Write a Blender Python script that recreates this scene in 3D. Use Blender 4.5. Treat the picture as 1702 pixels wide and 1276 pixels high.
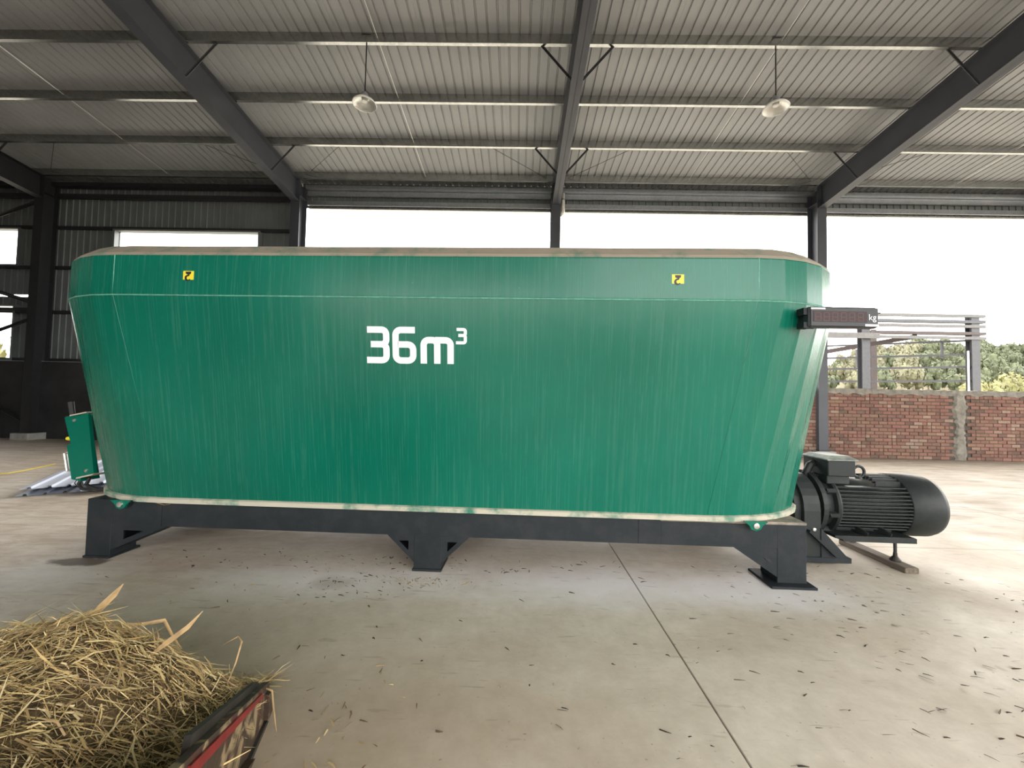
import bpy, math, random
from mathutils import Vector, Matrix
random.seed(7)
S = bpy.context.scene
C = S.collection
for o in list(bpy.data.objects): bpy.data.objects.remove(o)
PI = math.pi

# ------------------------------------------------------------------ camera
cam_d = bpy.data.cameras.new('camera'); cam = bpy.data.objects.new('camera', cam_d); C.objects.link(cam)
cam_d.sensor_width = 36.0; cam_d.lens = 666.8 / 1702 * 36; cam_d.clip_end = 600
R_ = Vector((0.99969369, 0.01334847, 0.02084092)); U_ = Vector((-0.02033756, -0.03679522, 0.99911586)); F_ = Vector((-0.01410352, 0.99923367, 0.03651248))
m = Matrix.Identity(4)
for i in range(3):
    m[i][0] = R_[i]; m[i][1] = U_[i]; m[i][2] = -F_[i]
m[2][3] = 1.55
cam.matrix_world = m
S.camera = cam

# ------------------------------------------------------------------ sky, sun, exposure
w = bpy.data.worlds.new('sky'); S.world = w; w.use_nodes = True
bgn = w.node_tree.nodes['Background']; bgn.inputs[0].default_value = (1.0, 0.985, 0.96, 1); bgn.inputs[1].default_value = 1.0
sd = bpy.data.lights.new('sun', 'SUN'); sun = bpy.data.objects.new('sun', sd); C.objects.link(sun)
sd.energy = .22; sd.color = (1.0, 0.88, 0.70); sd.angle = math.radians(40)
sun.rotation_euler = Vector((-0.80, -0.50, -0.34)).to_track_quat('-Z', 'Y').to_euler()
vs = S.view_settings
vs.view_transform = 'Standard'; vs.look = 'None'; vs.gamma = 1; vs.use_curve_mapping = False; vs.exposure = 2.95

# ------------------------------------------------------------------ materials
class NT:
    def __init__(s, name):
        s.m = bpy.data.materials.new(name); s.m.use_nodes = True
        s.t = s.m.node_tree; s.b = s.t.nodes['Principled BSDF']
    def n(s, typ, **kw):
        nd = s.t.nodes.new(typ)
        for k, v in kw.items(): setattr(nd, k, v)
        return nd
    def l(s, a, b): s.t.links.new(a, b)
    def pos(s, scale=(1, 1, 1), obj=False, rot=(0, 0, 0)):
        mp = s.n('ShaderNodeMapping'); mp.inputs['Scale'].default_value = scale; mp.inputs['Rotation'].default_value = rot
        if obj: s.l(s.n('ShaderNodeTexCoord').outputs['Object'], mp.inputs[0])
        else: s.l(s.n('ShaderNodeNewGeometry').outputs['Position'], mp.inputs[0])
        return mp.outputs[0]
    def noise(s, vec, scale, detail=4, rough=.55, dist=0):
        nd = s.n('ShaderNodeTexNoise'); nd.inputs['Scale'].default_value = scale; nd.inputs['Detail'].default_value = detail
        nd.inputs['Roughness'].default_value = rough; nd.inputs['Distortion'].default_value = dist
        s.l(vec, nd.inputs['Vector']); return nd.outputs['Fac']
    def ramp(s, fac, lo, hi, c0=(0, 0, 0), c1=(1, 1, 1)):
        r = s.n('ShaderNodeValToRGB'); e = r.color_ramp.elements
        e[0].position = lo; e[1].position = hi; e[0].color = (*c0, 1); e[1].color = (*c1, 1)
        s.l(fac, r.inputs[0]); return r.outputs[0]
    def mix(s, fac, a, b, typ='MIX'):
        nd = s.n('ShaderNodeMix', data_type='RGBA', blend_type=typ)
        for inp, v in ((nd.inputs[0], fac), (nd.inputs[6], a), (nd.inputs[7], b)):
            if isinstance(v, (int, float)): inp.default_value = v
            elif isinstance(v, tuple): inp.default_value = (*v, 1)
            else: s.l(v, inp)
        return nd.outputs[2]
    def math(s, op, a, b=0.0, c=0.0, clamp=False):
        nd = s.n('ShaderNodeMath', operation=op); nd.use_clamp = clamp
        for i, v in enumerate((a, b, c)):
            if isinstance(v, (int, float)): nd.inputs[i].default_value = v
            else: s.l(v, nd.inputs[i])
        return nd.outputs[0]
    def col(s, v):
        if isinstance(v, tuple): s.b.inputs['Base Color'].default_value = (*v, 1)
        else: s.l(v, s.b.inputs['Base Color'])
    def rough(s, v):
        if isinstance(v, (int, float)): s.b.inputs['Roughness'].default_value = v
        else: s.l(v, s.b.inputs['Roughness'])
    def bump(s, h, strength=.3, dist=.01):
        nd = s.n('ShaderNodeBump'); nd.inputs['Strength'].default_value = strength; nd.inputs['Distance'].default_value = dist
        s.l(h, nd.inputs['Height']); s.l(nd.outputs[0], s.b.inputs['Normal'])

def simple(name, col, rough=.5, metal=0, var=.15, scale=6, bump=0):
    t = NT(name); p = t.pos(); nz = t.noise(p, scale, 5)
    d = tuple(c * (1 - var) for c in col); e = tuple(min(1, c * (1 + var)) for c in col)
    t.col(t.ramp(nz, .3, .7, d, e)); t.rough(rough); t.b.inputs['Metallic'].default_value = metal
    if bump: t.bump(t.noise(p, scale * 12, 4), bump, .004)
    return t.m

def mat_green():
    t = NT('green_paint'); p = t.pos(obj=True)
    pa = t.n('ShaderNodeAttribute', attribute_name='perimeter'); sx = t.n('ShaderNodeSeparateXYZ'); t.l(p, sx.inputs[0])
    def pc(k, kz):
        cb = t.n('ShaderNodeCombineXYZ'); t.l(t.math('MULTIPLY', pa.outputs['Fac'], k), cb.inputs[0]); t.l(t.math('MULTIPLY', sx.outputs[2], kz), cb.inputs[2]); return cb.outputs[0]
    st = t.noise(pc(34, .7), 1.0, 5, .65)          # rain streaks in the dust film
    st2 = t.noise(pc(90, 1.1), 1.0, 3, .6)
    blot = t.noise(p, .9, 4, .6)
    base = t.mix(t.ramp(t.noise(p, .7, 3), .35, .65), (0.0005, .105, .066), (.001, .128, .082))
    dust = t.math('MULTIPLY', t.ramp(st, .50, .78), t.ramp(blot, .36, .66), clamp=True)
    dust = t.math('ADD', t.math('MULTIPLY', dust, .10), t.math('MULTIPLY', t.ramp(st2, .52, .80), .07), clamp=True)
    spk = t.math('MULTIPLY', t.ramp(t.noise(t.pos((9, 9, 4), True), 5, 3), .73, .76), t.ramp(t.noise(p, 1.7, 2), .56, .64))
    c = t.mix(dust, base, (.30, .36, .29)); c = t.mix(t.math('MULTIPLY', spk, .35), c, (.5, .6, .52))
    t.col(c); t.rough(t.math('ADD', .26, t.math('MULTIPLY', dust, .8)))
    t.b.inputs['Specular IOR Level'].default_value = .36; t.b.inputs['Coat Weight'].default_value = .0; t.b.inputs['Coat Roughness'].default_value = .12
    t.bump(t.noise(p, 1.3, 2), .12, .05)
    return t.m
def mat_dusty(name, base, dustc, lo, hi, rough=.75, spec=.5):
    t = NT(name); p = t.pos(obj=True); t.b.inputs['Specular IOR Level'].default_value = spec
    d = t.ramp(t.noise(p, 5, 6, .65), lo, hi)
    t.col(t.mix(d, base, dustc)); t.rough(rough); t.bump(t.noise(p, 60, 4), .25, .004)
    return t.m
def mat_floor():
    t = NT('concrete_floor'); p = t.pos()
    sep = t.n('ShaderNodeSeparateXYZ'); t.l(t.n('ShaderNodeNewGeometry').outputs['Position'], sep.inputs[0])
    X, Y = sep.outputs[0], sep.outputs[1]
    base = t.ramp(t.noise(p, .55, 6, .6), .3, .7, (.49, .42, .335), (.66, .60, .515))
    fine = t.ramp(t.noise(p, 9, 8, .7), .3, .75, (.84, .83, .81), (1.08, 1.08, 1.08))
    c = t.mix(1.0, base, fine, 'MULTIPLY')
    br = t.ramp(t.noise(t.pos((1, 1.6, 1), rot=(0, 0, .5)), .9, 6, .62, .6), .47, .68)
    c = t.mix(t.math('MULTIPLY', br, .38), c, (.30, .225, .145))
    # tyre swirls: brown stretched dirt on the left
    sw = t.noise(t.pos((.5, 2.6, 1), rot=(0, 0, .22)), 2.2, 6, .65, 1.2)
    lf = t.math('MULTIPLY_ADD', X, -.28, -.45, clamp=True)
    c = t.mix(t.math('MULTIPLY', t.math('MULTIPLY', t.ramp(sw, .42, .66), lf), .6), c, (.27, .185, .11))
    bk = t.math('MULTIPLY', t.math('MULTIPLY_ADD', Y, .4, -1.5, clamp=True), t.math('MULTIPLY_ADD', X, .2, .5, clamp=True))  # dusty soil behind the machine, darkened at right to offset strong light there
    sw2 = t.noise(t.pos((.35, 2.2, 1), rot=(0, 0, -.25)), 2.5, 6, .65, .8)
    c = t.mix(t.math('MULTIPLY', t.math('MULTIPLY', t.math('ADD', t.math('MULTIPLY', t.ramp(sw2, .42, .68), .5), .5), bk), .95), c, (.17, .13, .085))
    # brown damp tint in the near left
    def blob(cx, cy, rx, ry, soft, amt, colr, cc, nsc=3):
        dx = t.math('MULTIPLY', t.math('SUBTRACT', X, cx), 1 / rx); dy = t.math('MULTIPLY', t.math('SUBTRACT', Y, cy), 1 / ry)
        d = t.math('SQRT', t.math('ADD', t.math('MULTIPLY', dx, dx), t.math('MULTIPLY', dy, dy)))
        d = t.math('ADD', d, t.math('MULTIPLY_ADD', t.noise(p, nsc, 5, .65), .9, -.45))
        f = t.ramp(d, 1 - soft, 1.0, (1, 1, 1), (0, 0, 0))
        return t.mix(t.math('MULTIPLY', f, amt), cc, colr)
    c = blob(-1.4, 1.8, 2.5, 1.3, .9, .75, (.33, .235, .15), c, 1.5)
    c = blob(.8, 3.45, 2.0, .5, .9, .75, (.82, .81, .81), c, 2)      # pale band along the machine: part stain, part brightness painted in
    c = blob(-1.6, 3.4, 1.4, .42, .9, .7, (.80, .78, .76), c, 2)
    c = blob(-3.9, 3.35, .7, .4, .9, .6, (.66, .63, .6), c, 3)
    c = blob(2.2, 3.4, 1.1, .5, .9, .6, (.78, .77, .78), c, 2)
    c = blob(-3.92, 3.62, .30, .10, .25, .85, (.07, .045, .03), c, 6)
    c = blob(4.1, 2.75, .42, .1, .6, .45, (.14, .10, .07), c, 7)
    c = blob(-1.5, 3.35, .25, .16, .8, .5, (.30, .21, .14), c, 6)
    # short skid marks
    mk = t.noise(t.pos((1.2, 7, 1), rot=(0, 0, 1.05)), 2.4, 3, .5)
    mk2 = t.noise(t.pos((2.5, 22, 1), rot=(0, 0, -.5)), 1.6, 3, .5)
    c = t.mix(t.math('MULTIPLY', t.ramp(mk, .66, .70), .28), c, (.2, .16, .11))
    c = t.mix(t.math('MULTIPLY', t.ramp(mk2, .67, .71), .35), c, (.17, .14, .10))
    sp = t.noise(p, 38, 2, .5); c = t.mix(t.math('MULTIPLY', t.ramp(sp, .70, .74), .45), c, (.16, .12, .08))
    t.col(c); t.rough(t.ramp(t.noise(p, 1.5, 4), .3, .7, (.5,) * 3, (.75,) * 3))
    t.bump(t.noise(p, 45, 5), .12, .004)
    return t.m
def mat_brick():
    t = NT('red_brick'); p = t.pos()
    oi = t.n('ShaderNodeObjectInfo'); at = t.n('ShaderNodeAttribute', attribute_name='tone')
    v = t.math('FRACT', t.math('ADD', oi.outputs['Random'], at.outputs['Fac']))
    r = t.n('ShaderNodeValToRGB'); e = r.color_ramp.elements
    for i, (q, cc) in enumerate([(0, (.10, .055, .043)), (.2, (.165, .075, .057)), (.45, (.21, .092, .070)), (.7, (.24, .113, .09)), (.88, (.23, .13, .085)), (1, (.33, .23, .185))]):
        el = e[i] if i < 2 else e.new(q)
        el.position = q; el.color = (*cc, 1)
    t.l(v, r.inputs[0])
    c = t.mix(t.math('MULTIPLY', t.ramp(t.noise(p, 11, 5), .45, .7), .6), r.outputs[0], (.20, .15, .10))
    c = t.mix(t.math('MULTIPLY', t.ramp(t.noise(p, 1.3, 4), .5, .7), .35), c, (.16, .12, .075))
    t.col(c); t.rough(.9); t.bump(t.noise(p, 50, 4), .4, .005); return t.m
def mat_galv(name, a, b, rough=.3, metal=.85):
    t = NT(name); p = t.pos()
    vor = t.n('ShaderNodeTexVoronoi'); vor.inputs['Scale'].default_value = 22; t.l(p, vor.inputs['Vector'])
    c = t.mix(.5, t.ramp(t.noise(p, 3, 5), .3, .7, a, b), t.ramp(vor.outputs['Color'], .1, .9, a, b))
    t.col(c); t.rough(rough); t.b.inputs['Metallic'].default_value = metal; return t.m
def mat_attr(name, rough=.7, trans=False):
    t = NT(name); at = t.n('ShaderNodeAttribute', attribute_name='col'); t.col(at.outputs['Color']); t.rough(rough); return t.m
def mat_bucket():
    t = NT('worn_red_paint'); p = t.pos()
    a = t.ramp(t.noise(p, 6, 5, .6), .36, .46); b = t.ramp(t.noise(p, 9, 6, .6, .8), .50, .60)
    c = t.mix(a, (.10, .016, .012), (.045, .028, .018)); c = t.mix(t.math('MULTIPLY', b, .9), c, (.30, .22, .12))
    t.col(c); t.rough(.55); t.bump(t.noise(p, 14, 5), .5, .012); return t.m
def mat_wood():
    t = NT('weathered_wood'); g = t.noise(t.pos((40, 2, 40)), 1, 5, .6)
    t.col(t.ramp(g, .3, .7, (.09, .07, .052), (.19, .155, .12))); t.rough(.85); t.bump(g, .3, .004); return t.m
def mat_leaf(name, a, b):
    t = NT(name); p = t.pos(); oi = t.n('ShaderNodeObjectInfo')
    c = t.mix(t.noise(p, .9, 4), a, b); c = t.mix(t.math('MULTIPLY', oi.outputs['Random'], .5), c, tuple(x * .6 for x in a))
    t.col(c); t.rough(.7); return t.m
def mat_hill():
    t = NT('hillside'); p = t.pos()
    c = t.ramp(t.noise(p, .09, 6, .65), .38, .62, (.10, .10, .055), (.22, .18, .11))
    t.col(c); t.rough(.95); return t.m

M = dict(
    green=mat_green(), rim=mat_dusty('dusty_rim', (.05, .13, .09), (.25, .215, .165), .25, .5),
    flange=mat_dusty('dusty_flange', (.03, .17, .11), (.46, .43, .34), .30, .52), weld=simple('weld_bead', (.12, .33, .25), .5, 0, .3, 30),
    frame=mat_dusty('charcoal_paint', (.015, .019, .022), (.030, .033, .035), .45, .8, .55, .25),
    frametop=mat_dusty('charcoal_dusty_top', (.05, .05, .05), (.26, .22, .17), .3, .55),
    motor=mat_dusty('motor_grey', (.017, .021, .021), (.034, .037, .036), .45, .8, .5, .28),
    motorlid=mat_dusty('motor_lid', (.08, .10, .09), (.28, .29, .25), .35, .6, .6),
    black=simple('black_rubber', (.012, .012, .012), .6), blackp=simple('black_plastic', (.028, .030, .033), .4, 0, .1),
    bezel=simple('bezel_grey', (.030, .032, .036), .55), redwin=simple('dark_red_window', (.020, .005, .006), .6, 0, .35, 60),
    white=simple('white_vinyl', (.78, .77, .79), .45, 0, .06, 12), yellow=simple('yellow_sticker', (.75, .62, .03), .45, 0, .06),
    ink=simple('black_ink', (.012, .010, .010), .5), zinc=mat_galv('zinc_bolt', (.5, .5, .46), (.8, .8, .74), .3, .9),
    steel=simple('blue_grey_paint', (.046, .050, .062), .5, 0, .12, 2), steeld=simple('dark_steel', (.020, .021, .024), .5),
    purlin=mat_galv('galvanized_purlin', (.28, .29, .28), (.46, .46, .45), .24, .95),
    girt=mat_galv('galvanized_girt', (.30, .32, .35), (.44, .46, .49), .35, .8),
    sheet=simple('roof_sheet_white', (.295, .302, .31), .5, .1, .08, .8), clad=simple('wall_sheet_grey', (.145, .16, .165), .5, .1, .12, 1.2),
    sheetnew=simple('new_sheet', (.62, .66, .76), .35, .1, .06, 2),
    pvc=simple('white_pvc', (.62, .60, .55), .35), lampw=simple('lamp_white', (.75, .74, .72), .35, 0, .04), lampin=mat_galv('lamp_reflector', (.6, .6, .58), (.75, .75, .72), .35, .8),
    glass=simple('lamp_lens', (.65, .65, .62), .2), rod=mat_galv('sag_rod_zinc', (.6, .6, .58), (.8, .8, .78), .35, .6),
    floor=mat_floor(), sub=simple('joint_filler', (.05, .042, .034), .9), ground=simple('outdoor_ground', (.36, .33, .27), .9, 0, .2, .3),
    brick=mat_brick(), mortar=simple('mortar', (.075, .062, .05), .95, 0, .3, 14, .5), render=simple('dark_render', (.022, .022, .024), .9, 0, .4, 2, .3),
    cement=simple('cement_smear', (.20, .185, .155), .95, 0, .35, 7, .6), pier=simple('concrete_pedestal', (.33, .32, .30), .9),
    wood=mat_wood(), bucket=mat_bucket(), redp=simple('red_paint', (.19, .010, .012), .4, 0, .3, 20), blade=simple('wear_plate', (.038, .033, .028), .5, .3, .4, 10, .3),
    straw=mat_attr('straw_blades', .65), mound=simple('straw_mound', (.10, .068, .03), .95, 0, .6, 22, .8), debris=mat_attr('floor_straw', .9),
    leafdry=simple('dry_leaf_tan', (.42, .28, .13), .6, 0, .35, 18),
    fgreen=mat_leaf('leaves_dark', (.06, .075, .035), (.11, .12, .06)), fyel=mat_leaf('leaves_yellow', (.13, .135, .045), (.21, .19, .075)),
    folive=mat_leaf('leaves_olive', (.10, .10, .055), (.18, .165, .09)), bark=simple('bark', (.22, .18, .13), .9), hill=mat_hill(),
    oshed=simple('outer_shed_steel', (.040, .040, .045), .6), oshedr=simple('outer_shed_primer', (.045, .032, .030), .7), orail=simple('outer_rail', (.075, .072, .068), .6),
)

# ------------------------------------------------------------------ mesh helpers
class MB:
    def __init__(s): s.v = []; s.f = []
    def add(s, vs, fs):
        b = len(s.v); s.v += [tuple(x) for x in vs]; s.f += [tuple(b + i for i in f) for f in fs]; return s
    def box(s, x0, x1, y0, y1, z0, z1):
        return s.add([(x0, y0, z0), (x1, y0, z0), (x1, y1, z0), (x0, y1, z0), (x0, y0, z1), (x1, y0, z1), (x1, y1, z1), (x0, y1, z1)],
                     [(0, 3, 2, 1), (4, 5, 6, 7), (0, 1, 5, 4), (1, 2, 6, 5), (2, 3, 7, 6), (3, 0, 4, 7)])
    def cbox(s, x0, x1, y0, y1, z0, z1, b=.004):
        # box with chamfered vertical and horizontal rims
        pts = []
        for z, i in ((z0, b), (z0 + b, 0), (z1 - b, 0), (z1, b)):
            pts.append([(x0 + i + b, y0 + i, z), (x1 - i - b, y0 + i, z), (x1 - i, y0 + i + b, z), (x1 - i, y1 - i - b, z), (x1 - i - b, y1 - i, z), (x0 + i + b, y1 - i, z), (x0 + i, y1 - i - b, z), (x0 + i, y0 + i + b, z)])
        return s.loft(pts, True, True)
    def loft(s, rings, cap0=False, cap1=False, closed=True):
        n = len(rings[0]); vs = [p for r in rings for p in r]; fs = []
        for i in range(len(rings) - 1):
            for j in range(n if closed else n - 1):
                k = (j + 1) % n; fs.append((i * n + j, i * n + k, (i + 1) * n + k, (i + 1) * n + j))
        if cap0: fs.append(tuple(range(n - 1, -1, -1)))
        if cap1: fs.append(tuple((len(rings) - 1) * n + j for j in range(n)))
        return s.add(vs, fs)
    def prism(s, poly, a, b, axis='y'):
        # poly in the two other axes, extruded from a to b
        def P(u, v, t): return {'y': (u, t, v), 'x': (t, u, v), 'z': (u, v, t)}[axis]
        n = len(poly); r0 = [P(u, v, a) for u, v in poly]; r1 = [P(u, v, b) for u, v in poly]
        area = sum(poly[i][0] * poly[(i + 1) % n][1] - poly[(i + 1) % n][0] * poly[i][1] for i in range(n))
        flip = (area > 0) == (axis == 'y')
        if flip: r0, r1 = r1, r0
        return s.loft([r0, r1], True, True)
    def tube(s, pts, r, n=8, caps=True):
        pts = [Vector(p) for p in pts]; rings = []; up = Vector((0, 0, 1)); last = None
        for i, p in enumerate(pts):
            d = (pts[min(i + 1, len(pts) - 1)] - pts[max(i - 1, 0)]).normalized()
            if last is None:
                a = d.cross(up if abs(d.z) < .9 else Vector((1, 0, 0))).normalized()
            else: a = (last - d * last.dot(d)).normalized()
            last = a; b = d.cross(a); rr = r[i] if isinstance(r, (list, tuple)) else r
            rings.append([tuple(p + a * rr * math.cos(2 * PI * j / n) + b * rr * math.sin(2 * PI * j / n)) for j in range(n)])
        return s.loft(rings, caps, caps)
    def bar(s, p, q, wd, ht, side=(0, 0, 1)):
        p = Vector(p); q = Vector(q); d = (q - p).normalized(); a = d.cross(Vector(side)).normalized(); b = a.cross(d)
        r = [[tuple(e + a * sx * wd / 2 + b * sz * ht / 2) for sx, sz in ((-1, -1), (1, -1), (1, 1), (-1, 1))] for e in (p, q)]
        return s.loft(r, True, True)
    def lathe(s, prof, c, axis='x', n=32, cap0=True, cap1=True):
        rings = []
        for t, r in prof:
            ring = []
            for j in range(n):
                a = 2 * PI * j / n; u, v = r * math.cos(a), r * math.sin(a)
                ring.append({'x': (c[0] + t, c[1] + u, c[2] + v), 'z': (c[0] + u, c[1] + v, c[2] + t), 'y': (c[0] + v, c[1] + t, c[2] + u)}[axis])
            rings.append(ring)
        return s.loft(rings, cap0, cap1)
    def mesh(s, name, mat, smooth=False):
        me = bpy.data.meshes.new(name); me.from_pydata(s.v, [], s.f); me.materials.append(M[mat] if isinstance(mat, str) else mat)
        if smooth: me.shade_smooth() if hasattr(me, 'shade_smooth') else None
        me.update(); return me
    def build(s, name, mat, parent=None, smooth=False, label=None):
        return link(name, s.mesh(name, mat, smooth), parent, label)
def link(name, me, parent=None, label=None):
    o = bpy.data.objects.new(name, me); C.objects.link(o)
    if parent: o.parent = parent
    if label: o['label'] = label
    return o
def tag(o, label, cat, group=None, kind=None):
    if label: o['label'] = label
    if cat: o['category'] = cat
    if group: o['group'] = group
    if kind: o['kind'] = kind
    return o
def struct(o): o['kind'] = 'structure'; return o
def empty(name, loc=(0, 0, 0), rz=0):
    o = bpy.data.objects.new(name, None); C.objects.link(o); o.location = loc; o.rotation_euler = (0, 0, rz); o.empty_display_size = .1; return o
def ribbon(path, wd, rad, y0, y1, seg=7):
    """2-D stroke with rounded bends in the xz-plane, extruded from y0 to y1 (returns an MB)"""
    P = [Vector((a, b)) for a, b in path]; pts = []
    for i, p in enumerate(P):
        if i in (0, len(P) - 1): pts.append(p); continue
        a = (P[i - 1] - p).normalized(); b = (P[i + 1] - p).normalized(); ang = a.angle(b); d = rad / math.tan(ang / 2)
        s0 = p + a * d; cc = p + (a + b).normalized() * (rad / math.sin(ang / 2)); v0 = s0 - cc; v1 = (p + b * d) - cc
        tot = v0.angle_signed(v1)
        for k in range(seg + 1):
            t = -tot * k / seg; pts.append(cc + Vector((v0.x * math.cos(t) - v0.y * math.sin(t), v0.x * math.sin(t) + v0.y * math.cos(t))))
    rings = []
    for i, p in enumerate(pts):
        d = (pts[min(i + 1, len(pts) - 1)] - pts[max(i - 1, 0)]).normalized(); nrm = Vector((-d.y, d.x))
        ww = wd if not callable(wd) else wd(i / (len(pts) - 1))
        a, b = p + nrm * ww / 2, p - nrm * ww / 2
        rings.append([(a.x, y0, a.y), (b.x, y0, b.y), (b.x, y1, b.y), (a.x, y1, a.y)])
    return MB().loft(rings, True, True)

YW = 12.22; COLX = {k: 9.06 + 8 * k for k in range(-5, 3)}
YR = 3.2                                              # unseen ridge line, set near for more front light; the near eave lies at 2*YR - YW
def roofz(y): return 9.579 - .1 * y           # underside of the roof sheets
XL, XR = -31.5, 26.0

# ------------------------------------------------------------------ floor and ground
fl = struct(MB().box(XL - 1, XR + 1, -13.0, 13.0, -.25, -.02).build('floor', 'sub'))
slab_cache = {}
xs = [1.03 + 6 * i for i in range(-6, 6)]; ys = [-13.45 + 6 * i for i in range(0, 6)]
xs = [XL - 1] + [x for x in xs if XL < x < XR] + [XR + 1]; ys = [-13] + [y for y in ys if -12.5 < y < 12.5] + [13.0]
for i in range(len(xs) - 1):
    for j in range(len(ys) - 1):
        g = .0045; wx, wy = xs[i + 1] - xs[i] - 2 * g, ys[j + 1] - ys[j] - 2 * g; key = (round(wx, 3), round(wy, 3))
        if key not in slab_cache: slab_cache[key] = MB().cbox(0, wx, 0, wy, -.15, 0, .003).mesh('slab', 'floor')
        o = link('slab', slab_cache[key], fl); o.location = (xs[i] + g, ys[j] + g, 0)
gr = struct(MB().add([(-320, -260, -.12), (320, -260, -.12), (320, 320, -.12), (-320, 320, -.12)], [(0, 1, 2, 3)]).build('ground', 'ground'))

# ------------------------------------------------------------------ roof
def sheet_profile(n=4, pitch=.21, rb=.046, rt=.026, h=.028):
    pts = [(0, 0)]
    for i in range(n):
        c = (i + .5) * pitch
        for a, b in ((-rb / 2, 0), (-rt / 2, h), (rt / 2, h), (rb / 2, 0)): pts.append((c + a, b))
    pts.append((n * pitch - .003, 0)); pts.append((n * pitch + .014, -.0025)); return pts
PROF = sheet_profile()
def sheet_mesh(name, mat, length, prof=PROF, th=.004):
    # lies in xy, runs along +y, ribs towards +z
    mb = MB(); lo = [(x, 0, z) for x, z in prof]; hi = [(x, 0, z + th) for x, z in reversed(prof)]
    ring = lo + hi; mb.loft([[(x, 0, z) for x, _, z in ring], [(x, length, z) for x, _, z in ring]], False, False)
    return mb.mesh(name, mat)
ceil = struct(empty('ceiling', (0, YR, roofz(YR))))
sl = math.hypot(9.55, .955)
rs = sheet_mesh('roof_sheet', 'sheet', sl); nsh = int((XR - XL) / .84) + 1
for i in range(nsh):
    for s in (1, -1):
        o = link('roof_sheet', rs, ceil)
        if s == 1:
            o.location = (XL + i * .84, 0, 0); o.rotation_euler = (-math.atan(.1), 0, 0)
        else:
            o.location = (XL + i * .84, -9.55, -.955); o.rotation_euler = (math.atan(.1), 0, 0)

# ------------------------------------------------------------------ columns and rafters
def ibeam(mb, L, W, D, tf=.012, tw=.010):
    # section: flanges across x, depth along y (0..D), extruded z 0..L
    mb.box(-W / 2, W / 2, 0, tf, 0, L); mb.box(-W / 2, W / 2, D - tf, D, 0, L); mb.box(-tw / 2, tw / 2, tf, D - tf, 0, L)
col_words = {-3: 'dark steel column at the left with cross braces, on a concrete pedestal', -2: 'blue-grey steel column where the sheet wall ends and the open side begins',
             -1: 'blue-grey steel column rising behind the middle of the green tub', 0: 'grey steel column standing where the red brick wall begins, right of the tub'}
raf_words = {-3: 'dark rafter entering at the far left edge above the braced column', -2: 'dark grey rafter slanting down left of the left hanging lamp',
             -1: 'narrow dark rafter running down the middle of the roof, seen from below', 0: 'grey rafter slanting down at the right of the roof'}
for k, x in COLX.items():
    for s in (1, -1):
        if s == -1 and k < -3: continue
        root = empty('steel_column', (x, YW if s == 1 else 2 * YR - YW, 0), 0 if s == 1 else PI)
        D = .42
        mb = MB(); ibeam(mb, 7.45, .28, D); mb.v = [(a, b - D / 2, c + .22) for a, b, c in mb.v]; mb.build('shaft', 'steel' if k > -3 else 'steeld', root)  # enclosed left bays get a darker steel, their shade put into the colour
        # haunch panel between column and rafter with stiffeners
        mb = MB(); mb.box(-.14, .14, -D / 2, -D / 2 + .014, 7.67, 8.1); mb.box(-.14, .14, D / 2 - .014, D / 2, 7.67, 8.12); mb.box(-.005, .005, -D / 2, D / 2, 7.67, 8.12); mb.box(-.14, .14, -D / 2, D / 2, 7.655, 7.67)
        mb.build('head_panel', 'steel' if k > -3 else 'steeld', root)
        MB().cbox(-.17, .17, -D / 2 - .04, D / 2 + .04, .20, .22, .003).build('base_plate', 'steeld', root)
        MB().cbox(-.28, .28, -D / 2 - .12, D / 2 + .12, -.02, .20, .01).build('pedestal', 'pier', root)
        if s == 1: lab = col_words.get(k, 'dark steel column further left along the sheet wall' if k < -3 else 'grey steel column beyond the right edge of the brick wall')
        else: lab = 'grey steel column on the open side behind the viewer'
        tag(root, lab, 'column', 'portal frame columns')
        # rafter
        def zb(y): return 7.47 + .1 * (12 - y)
        def zt(y): return 8.165 + .1 * (12 - y)
        y0, y1 = YR, 12.02
        rt = empty('roof_rafter', (x, 0 if s == 1 else 2 * YR, 0), 0 if s == 1 else PI)
        tf = .014; W = .24; mat = 'steel' if k > -3 else 'steeld'  # left rafters darker too, shade of the closed end in the colour
        mb = MB()
        mb.loft([[(-.005, y, zb(y)), (.005, y, zb(y)), (.005, y, zt(y)), (-.005, y, zt(y))] for y in (y0, y1)], True, True); mb.build('web', mat, rt)
        for nm, zf in (('bottom_flange', zb), ('top_flange', lambda y: zt(y) - tf)):
            MB().loft([[(-W / 2, y, zf(y)), (W / 2, y, zf(y)), (W / 2, y, zf(y) + tf), (-W / 2, y, zf(y) + tf)] for y in (y0, y1)], True, True).build(nm, mat, rt)
        MB().box(-W / 2, W / 2, y1, y1 + .015, zb(y1) - .02, zt(y1)).build('end_plate', mat, rt)
        for i in (1, 3, 5):
            y = 12.02 - 1.422 * i
            for sx in (-1, 1):
                mb = MB(); mb.bar((sx * .11, y + .03, zb(y) + .03), (sx * .72, y + .03, 8.20 + .1 * (12.02 - y)), .05, .008, (0, 1, 0)); mb.bar((sx * .11, y + .03, zb(y) + .03), (sx * .72, y + .03, 8.20 + .1 * (12.02 - y)), .008, .05, (0, 1, 0)); mb.build('fly_brace', 'steeld', rt)
        tag(rt, raf_words.get(k, 'dark rafter over the closed left part of the shed' if k < -3 else 'grey rafter beyond the right edge of the view') if s == 1 else 'grey rafter of the roof half behind the viewer', 'beam', 'portal frame rafters')

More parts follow.
